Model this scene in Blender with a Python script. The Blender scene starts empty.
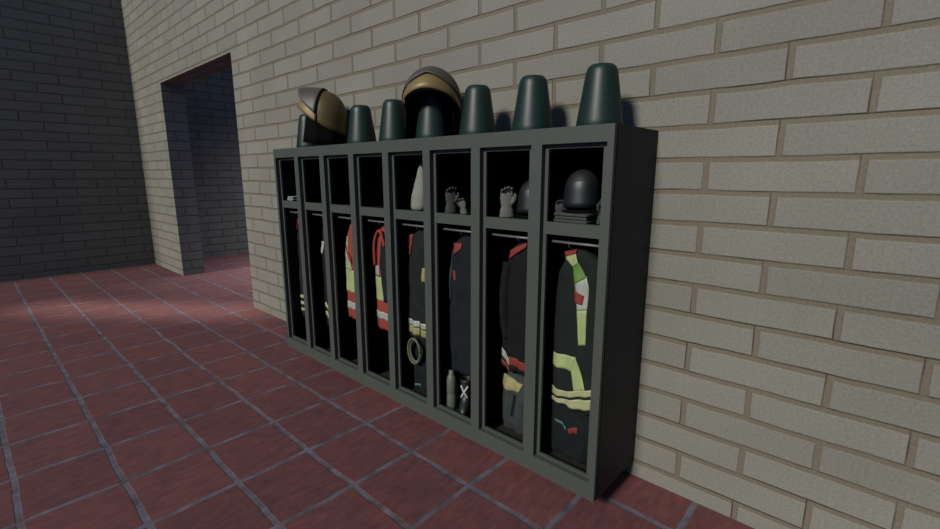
import bpy, bmesh, math, random
from mathutils import Vector, Matrix, noise
random.seed(4)
S = bpy.context.scene
COL = S.collection
pi = math.pi

# ---------------------------------------------------------------- camera
cam_d = bpy.data.cameras.new('camera')
cam = bpy.data.objects.new('camera', cam_d)
COL.objects.link(cam)
cam_d.sensor_width = 36
cam_d.lens = 463.356 * 36 / 940
cam_d.clip_start = 0.05
cam.location = (0.9623, -2.5092, 1.7803)
cam.rotation_euler = (pi / 2 - 0.1928, 0, 0.7404)
S.camera = cam

# ---------------------------------------------------------------- world, lights, exposure
w = bpy.data.worlds.new('world'); S.world = w; w.use_nodes = True
bg = w.node_tree.nodes['Background']
bg.inputs[0].default_value = (0.30, 0.52, 1.0, 1)
bg.inputs[1].default_value = 0.29
sd = bpy.data.lights.new('daylight', 'SUN')
sd.energy = 4.45; sd.angle = math.radians(11); sd.color = (1.0, 0.965, 0.89)
sun = bpy.data.objects.new('daylight', sd); COL.objects.link(sun)
sun.rotation_euler = Vector((0.0, -1.0, 0.62)).to_track_quat('Z', 'Y').to_euler()
ld = bpy.data.lights.new('next_room_fill_light', 'AREA'); ld.shape = 'RECTANGLE'; ld.size = 3.0; ld.size_y = 1.4; ld.energy = 95; ld.spread = math.radians(75); ld.color = (0.9, 0.93, 1.0)  # unseen area lamp added to brighten the next room's floor and wall
lo = bpy.data.objects.new('next_room_fill_light', ld); COL.objects.link(lo); lo.location = (-7.3, 2.3, 4.7)
kd = bpy.data.lights.new('sunlit_band_light', 'AREA'); kd.shape = 'RECTANGLE'; kd.size = 3.4; kd.size_y = 0.25; kd.energy = 9; kd.spread = math.radians(16); kd.color = (1.0, 0.93, 0.8)  # overhead area lamp added for the sunlit floor band, its source unseen
ko = bpy.data.objects.new('sunlit_band_light', kd); COL.objects.link(ko); ko.location = (-6.1, -1.25, 4.6)
ko.rotation_euler = (0.06, 0.0, math.atan2(0.62, 0.78))
S.view_settings.view_transform = 'Standard'
S.view_settings.look = 'None'
S.view_settings.exposure = 0.0
S.view_settings.gamma = 1.0
S.view_settings.use_curve_mapping = False

# ---------------------------------------------------------------- materials
ALB = 0.42
def lin(c, k=ALB):
    return tuple(k * ((v / 255) / 12.92 if v / 255 <= 0.04045 else ((v / 255 + 0.055) / 1.055) ** 2.4) for v in c) + (1,)

def mat(name, rgb, rough=0.7, metal=0.0, var=0.12, scale=12, bump=0.0, bscale=60, spec=0.5, sheen=0):
    m = bpy.data.materials.new(name); m.use_nodes = True
    nt = m.node_tree; N = nt.nodes; L = nt.links
    b = N['Principled BSDF']
    b.inputs['Roughness'].default_value = rough
    b.inputs['Metallic'].default_value = metal
    b.inputs['Specular IOR Level'].default_value = spec
    if sheen: b.inputs['Sheen Weight'].default_value = sheen
    tc = N.new('ShaderNodeTexCoord')
    n = N.new('ShaderNodeTexNoise'); n.inputs['Scale'].default_value = scale; n.inputs['Detail'].default_value = 5
    L.new(tc.outputs['Object'], n.inputs['Vector'])
    mx = N.new('ShaderNodeMix'); mx.data_type = 'RGBA'
    c = lin(rgb)
    mx.inputs[6].default_value = tuple(v * (1 - var) for v in c[:3]) + (1,)
    mx.inputs[7].default_value = tuple(min(1, v * (1 + var)) for v in c[:3]) + (1,)
    L.new(n.outputs['Fac'], mx.inputs[0]); L.new(mx.outputs[2], b.inputs['Base Color'])
    if bump:
        n2 = N.new('ShaderNodeTexNoise'); n2.inputs['Scale'].default_value = bscale; n2.inputs['Detail'].default_value = 4
        L.new(tc.outputs['Object'], n2.inputs['Vector'])
        bp = N.new('ShaderNodeBump'); bp.inputs['Strength'].default_value = bump; bp.inputs['Distance'].default_value = 0.01
        L.new(n2.outputs['Fac'], bp.inputs['Height']); L.new(bp.outputs[0], b.inputs['Normal'])
    return m

def math_node(N, op, a=None, b=None):
    n = N.new('ShaderNodeMath'); n.operation = op
    if a is not None and not hasattr(a, 'links'): n.inputs[0].default_value = a
    if b is not None and not hasattr(b, 'links'): n.inputs[1].default_value = b
    return n

def brick_mat(name, axis, ox, c1=(160, 158, 147), c2=(153, 150, 140), cm=(138, 129, 112)):
    """Roman bricks, 0.596 x 0.1594 m with joints; axis 0: wall faces y, axis 1: wall faces x, axis 2: soffit"""
    m = bpy.data.materials.new(name); m.use_nodes = True
    nt = m.node_tree; N = nt.nodes; L = nt.links
    b = N['Principled BSDF']; b.inputs['Roughness'].default_value = 0.85
    b.inputs['Specular IOR Level'].default_value = 0.2
    tc = N.new('ShaderNodeTexCoord')
    sp = N.new('ShaderNodeSeparateXYZ'); L.new(tc.outputs['Object'], sp.inputs[0])
    # gentle waviness of the courses
    nw = N.new('ShaderNodeTexNoise'); nw.inputs['Scale'].default_value = 3.5; nw.inputs['Detail'].default_value = 3
    L.new(tc.outputs['Object'], nw.inputs['Vector'])
    sw = N.new('ShaderNodeSeparateColor'); L.new(nw.outputs['Color'], sw.inputs[0])
    def wob(src, off, col, amp):
        a = N.new('ShaderNodeMath'); a.operation = 'MULTIPLY_ADD'
        L.new(col, a.inputs[0]); a.inputs[1].default_value = amp; a.inputs[2].default_value = off - amp * 0.5
        s = N.new('ShaderNodeMath'); s.operation = 'ADD'
        L.new(src, s.inputs[0]); L.new(a.outputs[0], s.inputs[1]); return s.outputs[0]
    hx = wob(sp.outputs[1] if axis == 1 else sp.outputs[0], ox, sw.outputs[0], 0.016)
    hz = wob(sp.outputs[1] if axis == 2 else sp.outputs[2], -0.095, sw.outputs[1], 0.017)
    cb = N.new('ShaderNodeCombineXYZ'); L.new(hx, cb.inputs[0]); L.new(hz, cb.inputs[1])
    def brick(vec, ms, smooth):
        t = N.new('ShaderNodeTexBrick'); L.new(vec, t.inputs['Vector'])
        t.offset = 0.5; t.offset_frequency = 2; t.squash = 1
        t.inputs['Scale'].default_value = 1; t.inputs['Brick Width'].default_value = 0.596
        t.inputs['Row Height'].default_value = 0.1594; t.inputs['Mortar Size'].default_value = ms
        t.inputs['Mortar Smooth'].default_value = smooth; t.inputs['Bias'].default_value = 0
        return t
    t = brick(cb.outputs[0], 0.0155, 0.2)
    t.inputs['Color1'].default_value = lin(c1); t.inputs['Color2'].default_value = lin(c2); t.inputs['Mortar'].default_value = lin(cm)
    # painted shadow line along the upper and left edge of the joints
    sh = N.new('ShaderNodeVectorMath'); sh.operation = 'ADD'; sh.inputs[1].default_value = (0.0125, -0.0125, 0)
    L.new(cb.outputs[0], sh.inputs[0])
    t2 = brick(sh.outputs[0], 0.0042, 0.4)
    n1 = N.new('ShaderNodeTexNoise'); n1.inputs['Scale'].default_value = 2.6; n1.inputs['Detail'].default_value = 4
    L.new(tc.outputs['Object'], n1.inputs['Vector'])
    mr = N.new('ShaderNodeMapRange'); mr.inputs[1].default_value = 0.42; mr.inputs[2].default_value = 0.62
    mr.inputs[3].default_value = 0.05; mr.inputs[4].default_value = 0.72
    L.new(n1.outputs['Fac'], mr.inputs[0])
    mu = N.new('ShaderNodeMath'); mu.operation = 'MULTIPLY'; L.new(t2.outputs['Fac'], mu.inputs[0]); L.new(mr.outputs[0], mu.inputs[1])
    # fine speckle and blotches
    n2 = N.new('ShaderNodeTexNoise'); n2.inputs['Scale'].default_value = 85; n2.inputs['Detail'].default_value = 6
    L.new(tc.outputs['Object'], n2.inputs['Vector'])
    r2 = N.new('ShaderNodeMapRange'); r2.inputs[1].default_value = 0.3; r2.inputs[2].default_value = 0.7
    r2.inputs[3].default_value = 0.84; r2.inputs[4].default_value = 1.1; L.new(n2.outputs['Fac'], r2.inputs[0])
    n3 = N.new('ShaderNodeTexNoise'); n3.inputs['Scale'].default_value = 1.3; n3.inputs['Detail'].default_value = 3
    L.new(tc.outputs['Object'], n3.inputs['Vector'])
    r3 = N.new('ShaderNodeMapRange'); r3.inputs[1].default_value = 0.3; r3.inputs[2].default_value = 0.7
    r3.inputs[3].default_value = 0.92; r3.inputs[4].default_value = 1.08; L.new(n3.outputs['Fac'], r3.inputs[0])
    m3 = N.new('ShaderNodeMath'); m3.operation = 'MULTIPLY'; L.new(r2.outputs[0], m3.inputs[0]); L.new(r3.outputs[0], m3.inputs[1])
    vm = N.new('ShaderNodeVectorMath'); vm.operation = 'SCALE'; L.new(t.outputs['Color'], vm.inputs[0]); L.new(m3.outputs[0], vm.inputs['Scale'])
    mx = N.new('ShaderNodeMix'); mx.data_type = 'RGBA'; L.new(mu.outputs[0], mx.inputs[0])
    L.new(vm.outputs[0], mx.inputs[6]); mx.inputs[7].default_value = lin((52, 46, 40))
    L.new(mx.outputs[2], b.inputs['Base Color'])
    # relief
    t3 = brick(cb.outputs[0], 0.018, 0.5)
    iv = N.new('ShaderNodeMath'); iv.operation = 'MULTIPLY_ADD'; iv.inputs[1].default_value = -1.0; iv.inputs[2].default_value = 1.0
    L.new(t3.outputs['Fac'], iv.inputs[0])
    ad = N.new('ShaderNodeMath'); ad.operation = 'MULTIPLY_ADD'; ad.inputs[1].default_value = 0.12
    L.new(n2.outputs['Fac'], ad.inputs[0]); L.new(iv.outputs[0], ad.inputs[2])
    bp = N.new('ShaderNodeBump'); bp.inputs['Strength'].default_value = 0.55; bp.inputs['Distance'].default_value = 0.008
    L.new(ad.outputs[0], bp.inputs['Height']); L.new(bp.outputs[0], b.inputs['Normal'])
    return m

def tile_mat():
    m = bpy.data.materials.new('red_quarry_tiles'); m.use_nodes = True
    nt = m.node_tree; N = nt.nodes; L = nt.links
    b = N['Principled BSDF']; b.inputs['Specular IOR Level'].default_value = 0.3
    tc = N.new('ShaderNodeTexCoord')
    nw = N.new('ShaderNodeTexNoise'); nw.inputs['Scale'].default_value = 4; nw.inputs['Detail'].default_value = 4
    L.new(tc.outputs['Object'], nw.inputs['Vector'])
    s = N.new('ShaderNodeVectorMath'); s.operation = 'SUBTRACT'; s.inputs[1].default_value = (0.5, 0.5, 0.5); L.new(nw.outputs['Color'], s.inputs[0])
    s2 = N.new('ShaderNodeVectorMath'); s2.operation = 'SCALE'; s2.inputs['Scale'].default_value = 0.035; L.new(s.outputs[0], s2.inputs[0])
    a = N.new('ShaderNodeVectorMath'); a.operation = 'ADD'; L.new(tc.outputs['Object'], a.inputs[0]); L.new(s2.outputs[0], a.inputs[1])
    a2 = N.new('ShaderNodeVectorMath'); a2.operation = 'ADD'; a2.inputs[1].default_value = (1.168, 0.302, 0); L.new(a.outputs[0], a2.inputs[0])
    t = N.new('ShaderNodeTexBrick'); L.new(a2.outputs[0], t.inputs['Vector'])
    t.offset = 0; t.squash = 1
    t.inputs['Scale'].default_value = 1; t.inputs['Brick Width'].default_value = 0.511; t.inputs['Row Height'].default_value = 0.4455
    t.inputs['Mortar Size'].default_value = 0.0185; t.inputs['Mortar Smooth'].default_value = 0.35
    t.inputs['Color1'].default_value = lin((133, 82, 80)); t.inputs['Color2'].default_value = lin((122, 75, 76)); t.inputs['Mortar'].default_value = lin((124, 118, 128))
    n7 = N.new('ShaderNodeTexNoise'); n7.inputs['Scale'].default_value = 8; n7.inputs['Detail'].default_value = 6
    L.new(tc.outputs['Object'], n7.inputs['Vector'])
    c7 = N.new('ShaderNodeValToRGB'); c7.color_ramp.elements[0].position = 0.38; c7.color_ramp.elements[1].position = 0.62
    c7.color_ramp.elements[0].color = lin((104, 97, 104)); c7.color_ramp.elements[1].color = lin((132, 128, 141))
    L.new(n7.outputs['Fac'], c7.inputs[0]); L.new(c7.outputs[0], t.inputs['Mortar'])
    # worn brush-like streaks and specks
    mp = N.new('ShaderNodeMapping'); mp.inputs['Scale'].default_value = (24, 8, 1); mp.inputs['Rotation'].default_value = (0, 0, 0.15)
    L.new(tc.outputs['Object'], mp.inputs[0])
    n2 = N.new('ShaderNodeTexNoise'); n2.inputs['Scale'].default_value = 1; n2.inputs['Detail'].default_value = 7; n2.inputs['Roughness'].default_value = 0.65
    L.new(mp.outputs[0], n2.inputs['Vector'])
    r2 = N.new('ShaderNodeMapRange'); r2.inputs[1].default_value = 0.3; r2.inputs[2].default_value = 0.72; r2.inputs[3].default_value = 0.72; r2.inputs[4].default_value = 1.25
    L.new(n2.outputs['Fac'], r2.inputs[0])
    vm = N.new('ShaderNodeVectorMath'); vm.operation = 'SCALE'; L.new(t.outputs['Color'], vm.inputs[0]); L.new(r2.outputs[0], vm.inputs['Scale'])
    n5 = N.new('ShaderNodeTexNoise'); n5.inputs['Scale'].default_value = 5.5; n5.inputs['Detail'].default_value = 6; n5.inputs['Roughness'].default_value = 0.6
    L.new(tc.outputs['Object'], n5.inputs['Vector'])
    c5 = N.new('ShaderNodeValToRGB'); c5.color_ramp.elements[0].position = 0.36; c5.color_ramp.elements[1].position = 0.66
    c5.color_ramp.elements[0].color = (0.88, 0.94, 1.04, 1); c5.color_ramp.elements[1].color = (1.12, 1.02, 0.96, 1)
    L.new(n5.outputs['Fac'], c5.inputs[0])
    v5 = N.new('ShaderNodeVectorMath'); v5.operation = 'MULTIPLY'; L.new(vm.outputs[0], v5.inputs[0]); L.new(c5.outputs[0], v5.inputs[1]); vm = v5
    n4 = N.new('ShaderNodeTexNoise'); n4.inputs['Scale'].default_value = 38; n4.inputs['Detail'].default_value = 5
    L.new(tc.outputs['Object'], n4.inputs['Vector'])
    r4 = N.new('ShaderNodeMapRange'); r4.inputs[1].default_value = 0.6; r4.inputs[2].default_value = 0.74; r4.inputs[3].default_value = 0; r4.inputs[4].default_value = 0.5
    L.new(n4.outputs['Fac'], r4.inputs[0])
    mx = N.new('ShaderNodeMix'); mx.data_type = 'RGBA'; L.new(r4.outputs[0], mx.inputs[0]); L.new(vm.outputs[0], mx.inputs[6]); mx.inputs[7].default_value = lin((120, 112, 122))
    L.new(mx.outputs[2], b.inputs['Base Color'])
    b.inputs['Roughness'].default_value = 0.75
    iv = N.new('ShaderNodeMath'); iv.operation = 'MULTIPLY_ADD'; iv.inputs[1].default_value = -1; iv.inputs[2].default_value = 1; L.new(t.outputs['Fac'], iv.inputs[0])
    ad = N.new('ShaderNodeMath'); ad.operation = 'MULTIPLY_ADD'; ad.inputs[1].default_value = 0.35; L.new(n2.outputs['Fac'], ad.inputs[0]); L.new(iv.outputs[0], ad.inputs[2])
    bp = N.new('ShaderNodeBump'); bp.inputs['Strength'].default_value = 0.4; bp.inputs['Distance'].default_value = 0.006
    L.new(ad.outputs[0], bp.inputs['Height']); L.new(bp.outputs[0], b.inputs['Normal'])
    return m

M = {}
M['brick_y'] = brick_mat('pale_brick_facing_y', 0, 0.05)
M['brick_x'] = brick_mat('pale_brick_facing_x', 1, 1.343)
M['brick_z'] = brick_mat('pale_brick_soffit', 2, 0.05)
M['tile'] = tile_mat()
M['frame'] = mat('grey_green_painted_steel', (86, 92, 85), 0.6, 0, 0.06, 5, 0.05, 90, 0.3)
M['side'] = mat('shaded_steel_sides', (34, 36, 42), 0.6, 0, 0.06, 5, 0, 60, 0.3)  # shade of the unlit locker sides is put into this dark colour
M['inner'] = mat('unlit_cabinet_black', (14, 14, 15), 0.9, 0, 0.2, 8, 0, 60, 0.1)  # black carries the unlit interior's shade; feet and hanger arms share it
M['base'] = mat('worn_dark_cabinet_floor', (58, 54, 50), 0.9, 0, 0.25, 10, 0, 60, 0.1)
M['rail'] = mat('steel_rail', (128, 132, 134), 0.4, 0.0, 0.05)
M['cone'] = mat('dark_green_gloss', (24, 52, 45), 0.45, 0.0, 0.12, 6, 0.02, 80, 0.3)
M['gold'] = mat('gold_bronze_coating', (150, 130, 80), 0.5, 0.2, 0.2, 14)
M['bronze'] = mat('dull_bronze_shell', (112, 94, 50), 0.5, 0.35, 0.2, 10)
M['nickel'] = mat('grey_visor_cover', (92, 86, 80), 0.55, 0.2, 0.12, 10)
M['leather'] = mat('black_neck_guard', (9, 9, 10), 0.9, 0, 0.2, 20, 0.1, 60, 0.08)
M['cloth_dk'] = mat('dark_green_turnout_cloth', (30, 38, 36), 0.9, 0, 0.25, 22, 0.3, 90, 0.2)
M['cloth_bl'] = mat('dark_blue_cloth', (25, 31, 40), 0.9, 0, 0.25, 22, 0.3, 90, 0.2)
M['cloth_bk'] = mat('black_cloth', (18, 20, 22), 0.9, 0, 0.3, 22, 0.3, 90, 0.2)
M['trouser'] = mat('dark_teal_trouser_cloth', (20, 29, 32), 0.9, 0, 0.25, 18, 0.3, 90, 0.2)
M['lime'] = mat('fluorescent_yellow_green_tape', (186, 202, 132), 0.7, 0, 0.12, 20)
M['green'] = mat('green_patch', (104, 150, 62), 0.7, 0, 0.15, 20)
M['silver'] = mat('pale_reflective_tape', (186, 190, 178), 0.5, 0, 0.1, 30)
M['cream'] = mat('cream_reflective_tape', (196, 198, 146), 0.6, 0, 0.1, 30)
M['yellow'] = mat('yellow_tape', (170, 162, 100), 0.7, 0, 0.12, 20)
M['red'] = mat('red_cloth', (150, 46, 38), 0.85, 0, 0.15, 20)
M['orange'] = mat('orange_red_cloth', (166, 56, 40), 0.85, 0, 0.15, 20)
M['teal'] = mat('teal_patch', (74, 128, 120), 0.7, 0, 0.1, 20)
M['slate'] = mat('slate_blue_cloth', (46, 53, 58), 0.85, 0, 0.15, 20)
M['glove'] = mat('pale_grey_leather', (112, 115, 106), 0.8, 0, 0.15, 26, 0.25, 70)
M['glove_dark'] = mat('dark_grey_leather', (62, 68, 62), 0.85, 0, 0.2, 26, 0.25, 70)
M['hood'] = mat('pale_grey_cotton', (156, 158, 150), 0.95, 0, 0.12, 20, 0.2, 80)
M['helmet'] = mat('dark_teal_helmet_shell', (18, 26, 27), 0.65, 0.1, 0.15, 10)
M['visor'] = mat('dark_blue_green_visor', (14, 28, 30), 0.5, 0.0, 0.1, 4)
M['boot'] = mat('grey_blue_boot_rubber', (84, 92, 100), 0.6, 0, 0.15, 16, 0.1)
M['bootb'] = mat('black_boot_rubber', (28, 30, 32), 0.5, 0, 0.15, 16, 0.1)
M['flask'] = mat('grey_green_flask', (110, 120, 104), 0.55, 0, 0.12, 16)
M['white'] = mat('white_tape', (206, 208, 208), 0.7, 0, 0.05)
M['hose'] = mat('grey_green_hose_rubber', (104, 112, 88), 0.7, 0, 0.12, 20)

# ---------------------------------------------------------------- helpers
def link(name, me, m, parent=None, smooth=False, mods=()):
    o = bpy.data.objects.new(name, me); COL.objects.link(o)
    for x in (m if isinstance(m, (list, tuple)) else [m]): me.materials.append(x)
    if parent: o.parent = parent
    if smooth:
        for p in me.polygons: p.use_smooth = True
    for t, kw in mods:
        md = o.modifiers.new(t.lower(), t)
        for k, v in kw.items(): setattr(md, k, v)
    return o

def fin(name, bm, m, parent=None, smooth=False, mods=()):
    me = bpy.data.meshes.new(name); bm.normal_update(); bm.to_mesh(me); bm.free()
    return link(name, me, m, parent, smooth, mods)

def box(bm, x0, x1, y0, y1, z0, z1):
    vs = [bm.verts.new((x, y, z)) for x in (x0, x1) for y in (y0, y1) for z in (z0, z1)]
    for f in ((0, 1, 3, 2), (4, 6, 7, 5), (0, 4, 5, 1), (2, 3, 7, 6), (0, 2, 6, 4), (1, 5, 7, 3)):
        bm.faces.new([vs[i] for i in f])

def rings(bm, rs, cap0=True, cap1=True, closed=True):
    R = [[bm.verts.new(p) for p in r] for r in rs]
    n = len(R[0])
    for a, b in zip(R, R[1:]):
        for i in range(n if closed else n - 1):
            j = (i + 1) % n
            bm.faces.new((a[i], a[j], b[j], b[i]))
    if cap0 and closed: bm.faces.new(R[0][::-1])
    if cap1 and closed: bm.faces.new(R[-1])

def tube(bm, pts, r, n=10, caps=True):
    pts = [Vector(p) for p in pts]
    rr = r if isinstance(r, (list, tuple)) else [r] * len(pts)
    rs = []; up = None
    for i, p in enumerate(pts):
        d = (pts[min(i + 1, len(pts) - 1)] - pts[max(i - 1, 0)]).normalized()
        if up is None: up = d.orthogonal().normalized()
        u = (up - d * up.dot(d)).normalized(); up = u; v = d.cross(u)
        rs.append([p + (u * math.cos(2 * pi * k / n) + v * math.sin(2 * pi * k / n)) * rr[i] for k in range(n)])
    rings(bm, rs, caps, caps)

def lathe(bm, prof, n=32, c=(0, 0, 0)):
    rings(bm, [[(c[0] + r * math.cos(2 * pi * k / n), c[1] + r * math.sin(2 * pi * k / n), c[2] + z) for k in range(n)] for r, z in prof])

def curve(pts, n=6):
    """smooth polyline through pts"""
    P = [Vector(p) for p in pts]; out = []
    for i in range(len(P) - 1):
        a = P[max(i - 1, 0)]; b = P[i]; c = P[i + 1]; d = P[min(i + 2, len(P) - 1)]
        for k in range(n):
            t = k / n
            out.append(0.5 * ((2 * b) + (c - a) * t + (2 * a - 5 * b + 4 * c - d) * t * t + (3 * b - a - 3 * c + d) * t ** 3))
    out.append(P[-1]); return out

def thing(name, label, cat, loc=(0, 0, 0), rz=0, group=None, sc=1):
    o = bpy.data.objects.new(name, None); COL.objects.link(o)
    o.location = loc; o.rotation_euler = (0, 0, rz); o.scale = (sc, sc, sc); o.empty_display_size = 0.1
    tag(o, label, cat, group); return o

def tag(o, label, cat, group=None):
    o['label'] = label; o['category'] = cat
    if group: o['group'] = group
    return o

# ---------------------------------------------------------------- the setting
def structure(name, bm, m):
    o = fin(name, bm, m); o['kind'] = 'structure'; return o

def poly(bm, pts, mi=0):
    f = bm.faces.new([bm.verts.new(p) for p in pts]); f.material_index = mi

bm = bmesh.new(); box(bm, -10.4, 6, -6.5, 6.0, -0.12, 0.0); structure('floor', bm, M['tile'])

TOP = 5.2
DX0, DX1, DZ, DT = -8.236, -5.3185, 3.252, 0.343
bm = bmesh.new()
X0, X1 = -9.955, 6.0
for y, s in ((0.0, 1), (DT, -1)):
    for a, b, z0, z1 in ((X0, DX0, 0, TOP), (DX0, DX1, DZ, TOP), (DX1, X1, 0, TOP)):
        q = [(a, y, z0), (b, y, z0), (b, y, z1), (a, y, z1)]
        poly(bm, q if s > 0 else q[::-1], 0)
poly(bm, [(DX0, 0, 0), (DX0, 0, DZ), (DX0, DT, DZ), (DX0, DT, 0)], 1)
poly(bm, [(DX1, 0, 0), (DX1, DT, 0), (DX1, DT, DZ), (DX1, 0, DZ)], 1)
poly(bm, [(DX0, 0, DZ), (DX1, 0, DZ), (DX1, DT, DZ), (DX0, DT, DZ)], 2)
poly(bm, [(X0, 0, TOP), (X1, 0, TOP), (X1, DT, TOP), (X0, DT, TOP)], 2)
poly(bm, [(X1, 0, 0), (X1, DT, 0), (X1, DT, TOP), (X1, 0, TOP)], 1)
bmesh.ops.remove_doubles(bm, verts=bm.verts, dist=1e-5)
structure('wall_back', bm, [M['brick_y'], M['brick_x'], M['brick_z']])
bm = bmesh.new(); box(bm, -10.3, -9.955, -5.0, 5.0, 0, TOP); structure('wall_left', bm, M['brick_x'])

# ---------------------------------------------------------------- the locker bank
W, D, ZB, ZT = 3.311, 0.505, 0.102, 2.002
PT = W / 8
YR = -0.472            # plane of the recessed inner frames
SH = 1.475
locker = thing('open_front_locker', 'long grey-green open-fronted fire station locker with eight bays against the pale brick wall', 'locker', (-W / 2, -D / 2, 0))
LM = Matrix.Translation((W / 2, D / 2, 0))
def lpart(name, bm, m, parent=locker, bev=0.0, smooth=False):
    bmesh.ops.transform(bm, matrix=LM, verts=bm.verts)
    return fin(name, bm, m, parent, smooth, [('BEVEL', dict(width=bev, segments=2, limit_method='ANGLE'))] if bev else [])
def div_x(k): return -PT * k
bm = bmesh.new()
box(bm, -0.016, 0, -D + 0.025, -0.002, ZB, ZT); lpart('side_panel', bm, M['side'])
bm = bmesh.new(); box(bm, -W, -W + 0.016, -D + 0.025, -0.002, ZB, ZT); lpart('side_panel', bm, M['side'])
bm = bmesh.new(); box(bm, -W + 0.016, -0.016, -D + 0.02, -0.002, ZT - 0.018, ZT); lpart('top_panel', bm, M['side'])
bm = bmesh.new(); box(bm, -W + 0.016, -0.016, -D + 0.02, -0.002, ZB, ZB + 0.05); lpart('bottom_panel', bm, M['base'])
bm = bmesh.new(); box(bm, -W + 0.016, -0.016, -0.012, -0.002, ZB + 0.05, ZT - 0.018); lpart('back_panel', bm, M['inner'])
for k in range(1, 8):
    bm = bmesh.new(); x = div_x(k); box(bm, x - 0.008, x + 0.008, YR + 0.016, -0.012, ZB + 0.05, ZT - 0.018); lpart('divider', bm, M['inner'])
# face frame: top rail, bottom rail and nine stiles in one welded frame
bm = bmesh.new()
xs = [(-0.032, 0.0)] + [(-PT * k - 0.0325, -PT * k + 0.0325) for k in range(1, 8)] + [(-W, -W + 0.03)]
ZL, ZU = 0.2, 1.925
hole = []
for k in range(8): hole.append((xs[k + 1][1], xs[k][0]))
y0, y1 = -D, YR
# front and back skins + reveals
cols = sorted(set([-W, 0.0] + [v for h in hole for v in h]))
rows = [ZB, ZL, ZU, ZT]
for y in (y0, y1):
    for a, b in zip(cols, cols[1:]):
        for c, d in zip(rows, rows[1:]):
            if c == ZL and any(abs(a - h[0]) < 1e-6 for h in hole): continue
            q = [(a, y, c), (b, y, c), (b, y, d), (a, y, d)]
            poly(bm, q if y == y0 else q[::-1])
for a, b in hole:
    poly(bm, [(a, y0, ZL), (a, y0, ZU), (a, y1, ZU), (a, y1, ZL)]); poly(bm, [(b, y0, ZL), (b, y1, ZL), (b, y1, ZU), (b, y0, ZU)])
    poly(bm, [(a, y0, ZL), (a, y1, ZL), (b, y1, ZL), (b, y0, ZL)]); poly(bm, [(a, y0, ZU), (b, y0, ZU), (b, y1, ZU), (a, y1, ZU)])
poly(bm, [(-W, y0, ZT), (0, y0, ZT), (0, y1, ZT), (-W, y1, ZT)]); poly(bm, [(-W, y0, ZB), (-W, y1, ZB), (0, y1, ZB), (0, y0, ZB)])
poly(bm, [(0, y0, ZB), (0, y1, ZB), (0, y1, ZT), (0, y0, ZT)]); poly(bm, [(-W, y0, ZB), (-W, y0, ZT), (-W, y1, ZT), (-W, y1, ZB)])
bmesh.ops.remove_doubles(bm, verts=bm.verts, dist=1e-5)
bmesh.ops.recalc_face_normals(bm, faces=bm.faces)
lpart('face_frame', bm, M['frame'])
for k in range(8):
    a, b = hole[k]
    bm = bmesh.new()
    t = 0.020; y0, y1 = YR + 0.0, YR + 0.016
    box(bm, a - 0.01, a + t, y0, y1, ZL - 0.01, ZU + 0.01); box(bm, b - 0.032, b + 0.01, y0, y1, ZL - 0.01, ZU + 0.01)
    box(bm, a + t, b - 0.032, y0, y1, ZU - 0.022, ZU + 0.01); box(bm, a + t, b - 0.032, y0, y1, ZL - 0.01, ZL + 0.014)
    box(bm, a + t, b - 0.032, y0, y1, SH, SH + 0.064)
    lpart('inner_frame', bm, M['frame'])
    bm = bmesh.new(); box(bm, a - 0.022, b + 0.022, y1, -0.014, SH + 0.045, SH + 0.06); lpart('shelf', bm, M['inner'])
    bm = bmesh.new(); tube(bm, [(a - 0.02, -0.405, 1.43), (b + 0.02, -0.405, 1.43)], 0.0075, 12); lpart('hanging_rail', bm, M['rail'], smooth=True)
for x in (-0.25, -W * 0.36, -W * 0.64, -W + 0.2):
    for y in (-D + 0.2, -0.08):
        bm = bmesh.new(); box(bm, x - 0.025, x + 0.025, y - 0.025, y + 0.025, 0.0, ZB); lpart('foot', bm, M['inner'])

# ---------------------------------------------------------------- cones on the locker top
CY = -0.2525
cone_lab = ['dark green cone at the right-hand end of the locker top', 'dark green cone on locker top, second from its right-hand end',
            'third dark green cone from the right, right of the upright helmet', 'dark green cone standing inside the gold and grey helmet',
            'dark green cone just left of the helmet facing the camera', 'dark green cone right of the tilted bronze helmet',
            'dark green cone almost hidden beneath the tilted bronze helmet', 'leftmost dark cone, under the front of bronze helmet']
bm = bmesh.new()
prof = [(0.0, 0), (0.116, 0), (0.119, 0.006), (0.115, 0.04), (0.098, 0.15), (0.083, 0.25), (0.078, 0.28), (0.07, 0.298), (0.058, 0.309), (0.03, 0.313), (0.0, 0.3135)]
lathe(bm, [(max(r, 0.0004), z) for r, z in prof], 40)
cone0 = fin('marker_cone', bm, M['cone'], None, True)
for k in range(8):
    c = cone0 if k == 0 else cone0.copy()
    if k: COL.objects.link(c)
    c.location = (-0.207 - PT * k - (0.085 if k == 6 else 0), CY, ZT + 0.0005)
    tag(c, cone_lab[k], 'cone', 'dark green cones on top of the locker')

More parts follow.
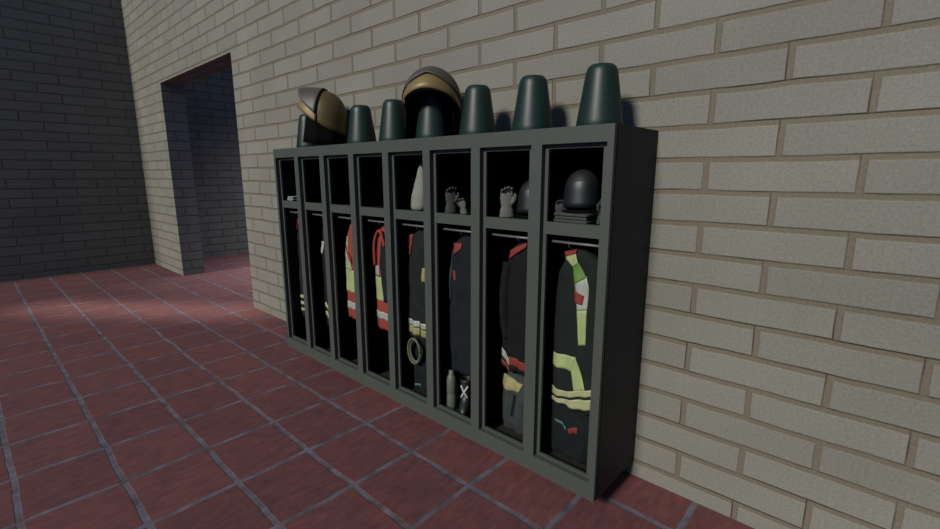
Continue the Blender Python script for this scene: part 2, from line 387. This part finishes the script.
# ---------------------------------------------------------------- firefighter helmets
def shell_pt(a, z, off=0.0, H=0.46, rx=0.205, ry=0.185, zc=0.24):
    if z <= zc: f = 1 + 0.09 * (zc - z) / zc
    else: f = math.sqrt(max(0, 1 - ((z - zc) / (H - zc)) ** 2))
    nz = 0
    if z > zc: nz = off * (z - zc) / (H - zc)
    g = off * (f if z > zc else 1)
    x = (rx * f + g) * math.cos(a); y = (ry * f + g) * math.sin(a)
    return Vector((x, y, z + nz))
def rim(a): return 0.105 + 0.20 * ((1 + math.cos(a)) / 2) ** 1.25
def patch_az(a0, a1, na, zlo, zhi, nz, off):
    bm = bmesh.new()
    rs = []
    for j in range(nz + 1):
        s = j / nz; row = []
        for i in range(na + 1):
            a = a0 + (a1 - a0) * i / na
            lo, hi = zlo(a), zhi(a)
            # even spacing in polar angle near the crown
            z = lo + (hi - lo) * math.sin(s * pi / 2)
            row.append(shell_pt(a, z, off(a, s)))
        rs.append(row)
    rings(bm, rs, False, False, closed=False)
    bmesh.ops.remove_doubles(bm, verts=bm.verts, dist=1e-4)
    return bm
def helmet(label, loc, rz, mats, tilt=0.0, sc=1.0, name='firefighter_helmet', group=None, pk=0.012):
    t = thing(name, label, 'helmet', loc, rz, group, sc)
    t.rotation_euler = (0, tilt, rz)
    T = lambda th: [('SOLIDIFY', dict(thickness=th, offset=-1))]
    fin('shell', patch_az(-pi, pi, 56, rim, lambda a: 0.459, 16, lambda a, s: 0.0), mats[0], t, True, T(0.006))
    b = patch_az(-pi / 2 * 1.03, pi / 2 * 1.03, 36, lambda a: rim(a) - 0.002, lambda a: rim(a) + 0.1 * (1 - 0.25 * abs(a)), 5,
                 lambda a, s: 0.012 + 0.02 * max(0, math.cos(a)) ** 2 * (1 - s))
    fin('visor', b, mats[1], t, True, T(0.004))
    b = patch_az(-pi / 2, pi / 2, 36, lambda a: rim(a) + 0.09 * (1 - 0.25 * abs(a)), lambda a: 0.459, 12,
                 lambda a, s: 0.02 + pk * max(0, math.cos(a)) ** 3 * (1 - s) ** 2)
    fin('visor_cover', b, mats[2], t, True, T(0.006))
    b = patch_az(math.radians(62), 2 * pi - math.radians(62), 44, lambda a: 0.002, lambda a: rim(a) + 0.03, 5, lambda a, s: -0.010 + 0.004 * math.sin(a * 9))
    fin('neck_guard', b, M['leather'], t, True, T(0.004))
    return t
hm = (M['bronze'], M['gold'], M['nickel'])
helmet('gold and grey firefighter helmet facing the camera over the middle cone', (-1.449, CY, ZT + 0.001), math.atan2(-0.80, 0.60), (M['nickel'], M['gold'], M['nickel']),
       group='firefighter helmets on top of the locker')
helmet('bronze-brown firefighter helmet with raised grey visor cover, turned to the left end of locker', (-2.86, CY - 0.02, ZT + 0.03), math.atan2(-0.62, -0.78), hm, tilt=-0.13, pk=0.075,
       group='firefighter helmets on top of the locker')

# ---------------------------------------------------------------- clothing
def interp(tab, z):
    tab = sorted(tab)
    if z <= tab[0][0]: return tab[0][1:]
    for a, b in zip(tab, tab[1:]):
        if z <= b[0]:
            t = (z - a[0]) / (b[0] - a[0]); t = t * t * (3 - 2 * t) * 0.5 + t * 0.5
            return tuple(p + (q - p) * t for p, q in zip(a[1:], b[1:]))
    return tab[-1][1:]
class Garment:
    """closed hanging cloth volume; levels = (z, x_left, x_right, half_depth)"""
    def __init__(s, levels, yc=-0.31, seed=0, fold=0.008):
        s.lv = levels; s.yc = yc; s.seed = seed; s.fold = fold
        s.z0 = min(l[0] for l in levels); s.z1 = max(l[0] for l in levels)
    def pt(s, u, z):
        """u angle round the body, 0 = +x, pi/2 = away from the viewer (+y)"""
        xl, xr, d = interp(s.lv, z)
        xm, hw = (xl + xr) / 2, (xr - xl) / 2
        c, q = math.cos(u), math.sin(u)
        x = xm + hw * math.copysign(abs(c) ** 0.8, c)
        y = s.yc + d * math.copysign(abs(q) ** 0.8, q)
        y += s.ripple(x, z) * (1 if q < 0 else 0.5) * abs(q)
        return Vector((x, y, z))
    def ripple(s, x, z):
        t = (z - s.z0) / (s.z1 - s.z0)
        r = math.sin(x * 70 + s.seed * 2 + 2.5 * noise.noise(Vector((x * 3, z * 2, s.seed)))) * s.fold * (1.1 - 0.6 * t)
        return r + noise.noise(Vector((x * 14, z * 9, s.seed + 5))) * s.fold * 1.3
    def front(s, x, z):
        xl, xr, d = interp(s.lv, z)
        xm, hw = (xl + xr) / 2, (xr - xl) / 2
        c = max(-0.985, min(0.985, (x - xm) / hw)); 
        cc = abs(c) ** (1 / 0.8); q = math.sqrt(max(0, 1 - cc * cc))
        return s.yc - d * q ** 0.8 + s.ripple(x, z) * q
    def build(s, name, m, parent=None, nz=44, nu=48):
        bm = bmesh.new()
        rs = [[s.pt(2 * pi * i / nu, s.z0 + (s.z1 - s.z0) * j / nz) for i in range(nu)] for j in range(nz + 1)]
        rings(bm, rs)
        return fin(name, bm, m, parent, True)
    def patch(s, name, A, B, m, parent, n=14, nv=8, off=0.003):
        """strip of cloth between edge A and edge B (lists of x,z), sewn on the front"""
        def samp(P, t):
            L = [0]
            for a, b in zip(P, P[1:]): L.append(L[-1] + math.hypot(b[0] - a[0], b[1] - a[1]))
            d = t * L[-1]
            for i in range(len(P) - 1):
                if d <= L[i + 1] + 1e-9:
                    f = (d - L[i]) / max(1e-9, L[i + 1] - L[i])
                    return (P[i][0] + (P[i + 1][0] - P[i][0]) * f, P[i][1] + (P[i + 1][1] - P[i][1]) * f)
            return P[-1]
        bm = bmesh.new(); rs = []
        for i in range(n + 1):
            a = samp(A, i / n); b = samp(B, i / n)
            rs.append([(a[0] + (b[0] - a[0]) * j / nv, s.front(a[0] + (b[0] - a[0]) * j / nv, a[1] + (b[1] - a[1]) * j / nv) - off, a[1] + (b[1] - a[1]) * j / nv) for j in range(nv + 1)])
        rings(bm, rs, False, False, closed=False)
        return fin(name, bm, m, parent, True, [('SOLIDIFY', dict(thickness=0.0025, offset=0))])
def band(g, z0a, z0b, th, m, parent, xl=None, xr=None, name='reflective_band'):
    """strip from left (height z0a) to right (height z0b)"""
    a, b, _ = interp(g.lv, z0a)
    a = a + 0.004 if xl is None else xl; b = b - 0.004 if xr is None else xr
    return g.patch(name, [(a, z0a + th / 2), (b, z0b + th / 2)], [(a, z0a - th / 2), (b, z0b - th / 2)], m, parent, 22, 4)
def sleeve(name, pts, r, m, parent, seed=0):
    bm = bmesh.new(); P = curve(pts, 6); n = len(P)
    rr = [(r[0] + (r[1] - r[0]) * i / (n - 1)) * (1 + 0.07 * math.sin(i * 1.9 + seed)) for i in range(n)]
    tube(bm, P, rr, 16)
    return fin(name, bm, m, parent, True)
def hanger(x, label, y=-0.405, zt=1.43, w=0.13):
    t = thing('coat_hanger', label, 'hanger', (x, y, zt), 0, 'coat hangers on the locker rails')
    bm = bmesh.new()
    hook = [(0, 0.01 + 0.0, -0.012 + 0.0)]
    pts = [(0, 0.01 + 0.014 * math.sin(a), 0.014 * math.cos(a) - 0.003) for a in [math.radians(v) for v in range(-110, 131, 20)]]
    pts = [(0, 0.075, -0.045), (0, 0.05, -0.035), (0, 0.004, -0.024)] + pts
    tube(bm, pts, 0.002, 8); fin('hook', bm, M['rail'], t, True)
    bm = bmesh.new(); tube(bm, curve([(-w, 0.075, -0.1), (-0.05, 0.075, -0.062), (0, 0.075, -0.045), (0.05, 0.075, -0.062), (w, 0.075, -0.1)], 4), 0.006, 8)
    fin('arms', bm, M['inner'], t, True)
    return t
YG = -0.33

# bay 1 (right-hand end): jacket with yellow-green trim over dark trousers
t = thing('firefighter_jacket', 'dark green firefighter jacket with yellow-green collar strip and wide pale bands, in right-hand end bay', 'jacket', (0.013, 0, 0))
g = Garment([(0.50, -0.392, -0.052, 0.05), (0.62, -0.39, -0.05, 0.055), (0.9, -0.39, -0.055, 0.055), (1.1, -0.385, -0.06, 0.055), (1.25, -0.37, -0.075, 0.05), (1.33, -0.335, -0.12, 0.045), (1.385, -0.30, -0.19, 0.035), (1.40, -0.28, -0.21, 0.02)], YG, 1)
g.build('body', M['cloth_dk'], t)
g.patch('collar', [(-0.332, 1.372), (-0.246, 1.397)], [(-0.322, 1.345), (-0.248, 1.372)], M['red'], t, 8, 4, 0.012)
g.patch('collar_strip', [(-0.323, 1.35), (-0.265, 1.302)], [(-0.248, 1.376), (-0.23, 1.325)], M['lime'], t, 10, 6, 0.01)
g.patch('shoulder_strip', [(-0.265, 1.302), (-0.247, 1.212)], [(-0.228, 1.327), (-0.183, 1.255)], M['green'], t, 10, 6, 0.006)
g.patch('front_strip', [(-0.247, 1.212), (-0.242, 1.182), (-0.22, 1.073)], [(-0.183, 1.262), (-0.163, 1.209), (-0.167, 1.083)], M['silver'], t, 14, 6)
g.patch('front_strip', [(-0.22, 1.073), (-0.204, 0.88)], [(-0.167, 1.083), (-0.169, 0.889)], M['lime'], t, 14, 6)
g.patch('red_tab', [(-0.247, 1.182), (-0.235, 1.114)], [(-0.188, 1.157), (-0.194, 1.108)], M['red'], t, 8, 6, 0.007)
g.patch('reflective_band', [(-0.378, 0.795), (-0.219, 0.813)], [(-0.375, 0.720), (-0.239, 0.725)], M['lime'], t, 14, 6)
g.patch('reflective_band', [(-0.239, 0.725), (-0.22, 0.615)], [(-0.219, 0.815), (-0.153, 0.64)], M['lime'], t, 14, 6, 0.004)
g.patch('hem_band', [(-0.378, 0.594), (-0.284, 0.592), (-0.07, 0.672)], [(-0.378, 0.545), (-0.284, 0.556), (-0.07, 0.632)], M['cream'], t, 20, 5, 0.005)
g.patch('hem_band', [(-0.378, 0.53), (-0.282, 0.543), (-0.07, 0.612)], [(-0.378, 0.506), (-0.272, 0.515), (-0.211, 0.508), (-0.07, 0.548)], M['cream'], t, 20, 5, 0.004)
sleeve('sleeve', [(-0.1, -0.33, 1.29), (-0.085, -0.345, 1.1), (-0.08, -0.35, 0.9), (-0.095, -0.345, 0.74)], (0.038, 0.034), M['cloth_dk'], t)
hanger(-0.265, 'coat hanger holding the jacket with the yellow-green collar strip', w=0.085)
t = thing('work_trousers', 'dark teal trousers with a small red patch, hanging below the yellow-green trimmed jacket', 'trousers', (0, 0, 0))
g = Garment([(0.185, -0.375, -0.08, 0.035), (0.3, -0.38, -0.07, 0.045), (0.48, -0.38, -0.065, 0.04), (0.515, -0.37, -0.08, 0.035)], YG + 0.005, 2, 0.012)
g.build('legs', M['trouser'], t)
g.patch('teal_patch', [(-0.33, 0.402), (-0.25, 0.378)], [(-0.318, 0.383), (-0.25, 0.362)], M['teal'], t, 8, 3)
g.patch('red_patch', [(-0.238, 0.373), (-0.183, 0.4)], [(-0.232, 0.343), (-0.185, 0.352)], M['red'], t, 8, 4)

# gloves and small helmets on the shelves
SZ = SH + 0.061
def glove(label, loc, rz=0.0, rx=0.0, sc=1.0, mirror=1, group='pale work gloves in the upper bays', m='glove'):
    t = bpy.data.objects.new('work_glove', None)
    bm = bmesh.new()
    # cuff and palm: flattened rings
    rs = []
    for z, wx, wy in ((0, 0.052, 0.03), (0.05, 0.046, 0.026), (0.07, 0.038, 0.022), (0.09, 0.042, 0.022), (0.13, 0.048, 0.02), (0.16, 0.046, 0.017)):
        rs.append([(wx * math.cos(2 * pi * k / 20), wy * math.sin(2 * pi * k / 20), z) for k in range(20)])
    rings(bm, rs)
    for i, (x, ln, r) in enumerate(((-0.035, 0.045, 0.0105), (-0.012, 0.062, 0.0115), (0.012, 0.068, 0.0115), (0.035, 0.058, 0.0115))):
        b = -0.012
        tube(bm, [(x * 0.9, 0, 0.14), (x, 0, 0.165), (x * 0.98, b * 0.8, 0.16 + ln * 0.45), (x * 0.94, b * 2.4, 0.155 + ln * 0.75), (x * 0.92, b * 4.2, 0.15 + ln * 0.85)], [r, r, r, r * 0.9, r * 0.4], 10)
    tube(bm, [(0.03 * mirror, 0, 0.09), (0.050 * mirror, -0.014, 0.115), (0.058 * mirror, -0.024, 0.145), (0.055 * mirror, -0.032, 0.170)], [0.016, 0.015, 0.013, 0.005], 10)
    bmesh.ops.scale(bm, vec=(sc,) * 3, verts=bm.verts)
    o = fin('work_glove', bm, M[m], None, True, [('REMESH', dict(mode='VOXEL', voxel_size=0.0035)), ('SMOOTH', dict(factor=0.6, iterations=4))])
    o.location = loc; o.rotation_euler = (rx, 0, rz)
    bpy.data.objects.remove(t)
    return tag(o, label, 'glove', group)
def small_helmet(label, loc, rz, sc):
    t = thing('protective_helmet', label, 'helmet', loc, rz, 'dark helmets on the upper shelves', sc)
    T = lambda th: [('SOLIDIFY', dict(thickness=th, offset=-1))]
    fin('shell', patch_az(-pi, pi, 48, lambda a: 0.02 + 0.19 * max(0, math.cos(a)) ** 0.7, lambda a: 0.459, 16, lambda a, s: 0.0), M['helmet'], t, True, T(0.006))
    fin('visor', patch_az(-1.35, 1.35, 32, lambda a: 0.06, lambda a: 0.34 - 0.05 * a * a, 8, lambda a, s: 0.014), M['visor'], t, True, T(0.004))
    bm = bmesh.new(); rings(bm, [[shell_pt(-pi + 2 * pi * k / 40, z, o_) for k in range(40)] for z, o_ in ((0.0, 0.004), (0.0, 0.012), (0.03, 0.014), (0.03, 0.002))], False, False)
    fin('rim', bm, M['leather'], t, True)
    return t
small_helmet('dark teal helmet with shiny rounded visor on the shelf of right-hand end bay', (-0.245, -0.33, SZ + 0.051), math.atan2(-0.83, 0.56), 0.47)
glove('dim grey glove leaning on the left of the teal-visored helmet', (-0.335, -0.39, SZ), 0.5, 0.1, 0.55, m='glove_dark')
glove('dim grey glove on the right of the teal-visored helmet', (-0.105, -0.36, SZ), 0.8, 0.12, 0.66, -1, m='glove_dark')
def folded(name, label, x0, x1, y0, y1, z0, h, m, cat, layers=3, group=None):
    bm = bmesh.new()
    for i in range(layers):
        za = z0 + h * i / layers; zb = za + h / layers * 0.96; e = 0.006 * (i % 2)
        zm = (za + zb) / 2; r = (zb - za) / 2; rs = []
        for k in range(13):
            y = y0 + e + (y1 - y0 - e) * k / 12
            rs.append([(x, y, z + 0.002 * math.sin(k * 1.7 + j)) for j, (x, z) in enumerate([(x0 + e + r, zb), (x0 + e, zm), (x0 + e + r, za), (x1 - r, za), (x1 - e, zm), (x1 - r, zb)])])
        rings(bm, rs)
    o = fin(name, bm, m, None, True, [('BEVEL', dict(width=0.003, segments=2))])
    return tag(o, label, cat, group)
folded('folded_cloth', 'folded dark grey cloth under the teal-visored helmet', -0.345, -0.15, -0.44, -0.22, SZ, 0.05, M['glove_dark'], 'cloth')

# bay 2
glove('pale grey glove standing upright beside a dark round helmet, second bay from right', (-0.70, -0.375, SZ), 0.7, 0.05, 0.83)
small_helmet('dark round helmet behind the upright pale glove, second bay from right', (-0.585, -0.27, SZ), math.atan2(-0.9, 0.5), 0.47)
t = thing('firefighter_jacket', 'black jacket with red collar and a red and white hem band, second bay from right', 'jacket')
g = Garment([(0.60, -0.745, -0.47, 0.045), (0.8, -0.74, -0.465, 0.05), (1.1, -0.73, -0.47, 0.05), (1.28, -0.71, -0.48, 0.045), (1.36, -0.665, -0.52, 0.035), (1.40, -0.62, -0.56, 0.02)], YG, 3)
g.build('body', M['cloth_bk'], t)
g.patch('collar', [(-0.69, 1.335), (-0.56, 1.40)], [(-0.68, 1.29), (-0.56, 1.37)], M['red'], t, 8, 4, 0.01)
band(g, 0.70, 0.655, 0.05, M['silver'], t, -0.735, -0.655)
band(g, 0.665, 0.64, 0.055, M['red'], t, -0.655, -0.48, 'red_band')
band(g, 0.64, 0.605, 0.025, M['red'], t, -0.735, -0.655, 'red_band')
sleeve('sleeve', [(-0.70, -0.35, 1.26), (-0.715, -0.362, 1.1), (-0.71, -0.365, 0.92), (-0.69, -0.36, 0.8)], (0.032, 0.03), M['cloth_bk'], t, 1)
hanger(-0.59, 'coat hanger holding the black jacket with red collar', w=0.11)
t = thing('cloth_bag', 'grey-blue cloth bag with a yellow flap at the bottom of second bay from right', 'bag')
g = Garment([(0.2, -0.725, -0.50, 0.04), (0.26, -0.735, -0.49, 0.055), (0.4, -0.735, -0.49, 0.055), (0.5, -0.725, -0.50, 0.045), (0.565, -0.70, -0.53, 0.02)], YG, 4, 0.012)
g.build('body', M['slate'], t, 26)
g.patch('flap', [(-0.725, 0.548), (-0.68, 0.552), (-0.56, 0.53)], [(-0.73, 0.475), (-0.66, 0.468), (-0.58, 0.478)], M['yellow'], t, 16, 6, 0.006)
g.patch('strap', [(-0.625, 0.45), (-0.645, 0.30)], [(-0.605, 0.45), (-0.625, 0.30)], M['cloth_bk'], t, 10, 3, 0.005)

# bay 3
glove('dim grey narrow glove standing at the left in the third bay from right', (-1.15, -0.38, SZ), 1.0, 0.04, 0.78, m='glove_dark')
glove('small pale glove at the right of third bay from right, curled forward', (-1.035, -0.38, SZ), 0.3, 0.25, 0.5, -1)
t = thing('work_jacket', 'dark blue work jacket with red collar and slate-blue lapel, third bay from right', 'jacket')
g = Garment([(0.45, -1.205, -0.885, 0.04), (0.7, -1.21, -0.88, 0.05), (1.1, -1.205, -0.885, 0.05), (1.25, -1.185, -0.90, 0.045), (1.34, -1.14, -0.95, 0.035), (1.395, -1.08, -1.0, 0.02)], YG, 5, 0.012)
g.build('body', M['cloth_bl'], t)
g.patch('collar', [(-1.16, 1.335), (-1.06, 1.345)], [(-1.12, 1.265), (-1.06, 1.31)], M['red'], t, 8, 4, 0.008)
g.patch('lapel', [(-1.165, 1.29), (-1.19, 1.04), (-1.2, 0.95)], [(-1.135, 1.29), (-1.155, 1.04), (-1.185, 0.94)], M['slate'], t, 18, 5, 0.006)
g.patch('red_tab', [(-1.14, 1.16), (-1.125, 1.09)], [(-1.12, 1.155), (-1.112, 1.095)], M['red'], t, 6, 3)
hanger(-1.04, 'coat hanger holding the dark blue jacket with slate-blue lapel', w=0.11)
bm = bmesh.new()
lathe(bm, [(0.0005, 0), (0.034, 0), (0.037, 0.008), (0.037, 0.1), (0.034, 0.112), (0.034, 0.122), (0.037, 0.132), (0.037, 0.215), (0.03, 0.245), (0.018, 0.262), (0.018, 0.285), (0.0005, 0.286)], 28)
o = fin('flask', bm, M['flask'], None, True); o.location = (-1.178, -0.36, 0.153)
tag(o, 'tall grey-green flask on the bottom of third bay from right', 'flask')
def boot(label, loc, rz, m, h=0.3, cross=False, group='rubber boots on the locker floor'):
    t = thing('boot', label, 'boot', loc, rz, group)
    bm = bmesh.new()
    # rings from toe to heel, then shaft
    rs = []
    for z, x0, x1, wy in ((0.018, -0.045, 0.135, 0.04), (0.045, -0.045, 0.14, 0.042), (0.07, -0.042, 0.125, 0.04), (0.095, -0.042, 0.075, 0.037), (0.12, -0.042, 0.048, 0.036), (0.2, -0.045, 0.045, 0.04), (h, -0.05, 0.052, 0.045)):
        cx, hx = (x0 + x1) / 2, (x1 - x0) / 2
        rs.append([(cx + hx * math.cos(2 * pi * k / 24), wy * math.sin(2 * pi * k / 24), z) for k in range(24)])
    rs.append([(0.001 + 0.040 * math.cos(2 * pi * k / 24), 0.036 * math.sin(2 * pi * k / 24), h) for k in range(24)])
    rs.append([(0.001 + 0.036 * math.cos(2 * pi * k / 24), 0.032 * math.sin(2 * pi * k / 24), h - 0.12) for k in range(24)])
    rings(bm, rs); fin('upper', bm, m, t, True, [('SUBSURF', dict(levels=1, render_levels=1))])
    bm = bmesh.new()
    rings(bm, [[(0.045 + 0.098 * math.cos(2 * pi * k / 24), 0.045 * math.sin(2 * pi * k / 24), z) for k in range(24)] for z in (0.0, 0.02)])
    fin('sole', bm, M['bootb'], t, False)
    if cross:
        bm = bmesh.new()
        for s in (1, -1):
            P = []
            for i in range(9):
                v = -1 + i / 4
                a = v * 0.62 * s - 0.15; z = 0.16 + v * 0.045
                P.append((0.001 + 0.0485 * math.cos(a), 0.043 * math.sin(a), z))
            tube(bm, P, 0.0075, 8)
        fin('white_cross', bm, M['white'], t, True)
    return t
boot('black rubber boot with a white cross, in the bottom of the third bay', (-1.075, -0.315, 0.152), math.atan2(-1, 0.6), M['bootb'], 0.25, True)

# bay 4
t = thing('protective_hood', 'pale grey cloth hood hanging tall at right of the fourth upper bay from right', 'hood')
bm = bmesh.new(); rs = []
for i in range(25):
    s = i / 24; z = SZ + 0.30 * s
    r = interp([(0, 0.062), (0.08, 0.072), (0.3, 0.068), (0.55, 0.048), (0.8, 0.028), (0.93, 0.02), (1, 0.006)], s)[0]
    rs.append([(-1.478 + 0.022 * s + r * math.cos(a) * (1 + 0.10 * math.sin(5 * a + 2 * s)), -0.36 + 0.7 * r * math.sin(a) * (1 + 0.12 * math.sin(4 * a + 1 + 3 * s)), z) for a in [2 * pi * k / 40 for k in range(40)]])
rings(bm, rs); fin('cloth', bm, M['hood'], t, True)
bm = bmesh.new(); tube(bm, [(-1.456, -0.36, SZ + 0.296), (-1.452, -0.362, SZ + 0.325), (-1.448, -0.36, SZ + 0.298)], 0.003, 6); fin('hanging_loop', bm, M['hood'], t, True)
t = thing('firefighter_jacket', 'dark green firefighter jacket with a red patch and white over yellow hem bands, fourth bay', 'jacket')
g = Garment([(0.59, -1.635, -1.30, 0.045), (0.75, -1.64, -1.295, 0.05), (1.1, -1.63, -1.30, 0.05), (1.27, -1.61, -1.32, 0.045), (1.36, -1.56, -1.37, 0.035), (1.40, -1.50, -1.41, 0.02)], YG, 6, 0.01)
g.build('body', M['cloth_dk'], t)
g.patch('red_patch', [(-1.61, 1.35), (-1.625, 1.29), (-1.6, 1.21)], [(-1.565, 1.36), (-1.545, 1.29), (-1.565, 1.21)], M['red'], t, 14, 6, 0.008)
g.patch('yellow_tab', [(-1.437, 1.13), (-1.437, 1.035)], [(-1.41, 1.14), (-1.41, 1.03)], M['yellow'], t, 8, 4, 0.006)
band(g, 0.705, 0.70, 0.045, M['silver'], t, name='white_band'); band(g, 0.652, 0.64, 0.055, M['yellow'], t, name='yellow_band')
hanger(-1.46, 'coat hanger holding the dark green jacket with red patch', w=0.11)
t = thing('work_trousers', 'dark trousers below the white and yellow banded jacket, fourth bay from right', 'trousers')
g = Garment([(0.175, -1.62, -1.33, 0.03), (0.35, -1.62, -1.33, 0.04), (0.57, -1.62, -1.33, 0.035), (0.6, -1.60, -1.34, 0.03)], YG + 0.01, 7, 0.012)
g.build('legs', M['trouser'], t); g.patch('teal_tag', [(-1.57, 0.214), (-1.495, 0.212)], [(-1.57, 0.197), (-1.495, 0.196)], M['teal'], t, 6, 3)
bm = bmesh.new()
for q in range(2):
    P = [(-1.52 + (0.066 - 0.012 * q) * math.cos(a), -0.405 + 0.012 * q, 0.5 + (0.095 - 0.012 * q) * math.sin(a)) for a in [2 * pi * k / 36 for k in range(37)]]
    tube(bm, P, 0.008, 10)
tag(fin('coiled_hose', bm, M['hose'], None, True), 'coiled grey-green hose ring hanging in front of dark trousers, fourth bay from right', 'hose')

# bays 5 and 6: orange-red high visibility jackets
def hivis(x, label, seed, arch):
    t = thing('high_visibility_jacket', label, 'jacket')
    g = Garment([(0.565, x - 0.165, x + 0.12, 0.04), (0.7, x - 0.17, x + 0.125, 0.045), (0.95, x - 0.165, x + 0.12, 0.045), (1.15, x - 0.155, x + 0.11, 0.045), (1.28, x - 0.13, x + 0.09, 0.04), (1.36, x - 0.09, x + 0.05, 0.03), (1.395, x - 0.05, x + 0.02, 0.02)], YG, seed, 0.006)
    g.build('body', M['orange'], t)
    L = x - 0.163; Rr = x + 0.115
    g.patch('yellow_panel', [(L, 0.99), (L, 0.80)], [(Rr, 0.99), (Rr, 0.80)], M['lime'], t, 14, 14, 0.003)
    band(g, 0.68, 0.68, 0.062, M['silver'], t)
    if arch:
        g.patch('dark_panel', [(x - 0.035, 1.32), (x - 0.06, 1.1), (x - 0.03, 0.8)], [(x + 0.09, 1.26), (x + 0.11, 1.1), (x + 0.115, 0.8)], M['cloth_bl'], t, 18, 8, 0.006)
        g.patch('silver_patch', [(x - 0.15, 1.08), (x - 0.155, 1.0)], [(x - 0.07, 1.08), (x - 0.07, 1.0)], M['silver'], t, 8, 6, 0.005)
        bm = bmesh.new(); P = curve([(x - 0.125, -0.378, 1.08), (x - 0.115, -0.385, 1.24), (x - 0.075, -0.385, 1.335), (x - 0.02, -0.39, 1.35), (x + 0.02, -0.39, 1.24)], 6)
        tube(bm, P, 0.012, 12); fin('shoulder_strap', bm, M['orange'], t, True)
    else:
        g.patch('yellow_panel', [(x - 0.128, 1.27), (L + 0.003, 1.12), (L, 0.99)], [(x - 0.09, 1.27), (x - 0.06, 1.12), (x - 0.03, 0.99)], M['lime'], t, 16, 8, 0.004)
        g.patch('silver_sash', [(x - 0.155, 1.17), (x - 0.05, 1.02)], [(x - 0.155, 1.12), (x - 0.05, 0.97)], M['silver'], t, 12, 4, 0.006)
        g.patch('red_sash', [(x - 0.12, 1.2), (x - 0.03, 1.1)], [(x - 0.12, 1.15), (x - 0.03, 1.04)], M['orange'], t, 12, 4, 0.009)
    return t
hivis(-1.87, 'orange-red and yellow high-visibility jacket with dark panel and shoulder strap, fifth bay from right', 8, True)
hivis(-2.285, 'orange-red and yellow high-visibility jacket with diagonal pale sash, sixth bay from right', 9, False)
hanger(-1.885, 'coat hanger holding the high-visibility jacket with dark panel', w=0.09)
hanger(-2.30, 'coat hanger holding the high-visibility jacket with diagonal sash', w=0.09)
small_helmet('dark helmet barely showing in the upper bay above the sashed high-visibility jacket', (-2.19, -0.3, SZ), -1.0, 0.42)

# bays 7 and 8 (left end): black jackets with pale stripes
def dark_jacket(x, label, seed, zs, side, m, thk):
    t = thing('firefighter_jacket', label, 'jacket')
    g = Garment([(0.40, x - 0.12, x + 0.13, 0.04), (0.6, x - 0.13, x + 0.14, 0.045), (1.1, x - 0.13, x + 0.14, 0.045), (1.27, x - 0.11, x + 0.12, 0.04), (1.36, x - 0.06, x + 0.07, 0.03), (1.395, x - 0.03, x + 0.04, 0.02)], YG, seed, 0.01)
    g.build('body', m, t)
    for z in zs: band(g, z, z - 0.01, thk, M['cream'], t, x - 0.1, x + 0.0, 'pale_stripe')
    return t, g
t, g = dark_jacket(-2.70, 'black jacket with two short pale stripes and a white tab, seventh bay from right', 10, (0.6, 0.52), 1, M['cloth_bk'], 0.045)
g.patch('white_tab', [(-2.81, 1.19), (-2.81, 1.08)], [(-2.765, 1.19), (-2.775, 1.08)], M['silver'], t, 8, 4, 0.006)
t, g = dark_jacket(-3.155, 'dark green jacket with three short pale stripes and red collar tab, left-hand end bay', 11, (0.61, 0.545, 0.48), 1, M['cloth_dk'], 0.03)
g.patch('red_tab', [(-3.29, 1.36), (-3.29, 1.25)], [(-3.2, 1.36), (-3.22, 1.25)], M['red'], t, 8, 4, 0.006)
hanger(-2.695, 'coat hanger holding the black jacket with white tab', w=0.09)
hanger(-3.165, 'coat hanger holding the jacket in the left-hand end bay', w=0.09)
folded('folded_cloth', 'small folded pale cloth on the shelf of left-hand end bay', -3.28, -3.16, -0.43, -0.30, SZ, 0.04, M['hood'], 'cloth', 2)
small_helmet('dark helmet barely showing in the upper bay at the left-hand end', (-3.17, -0.2, SZ), -0.9, 0.4)
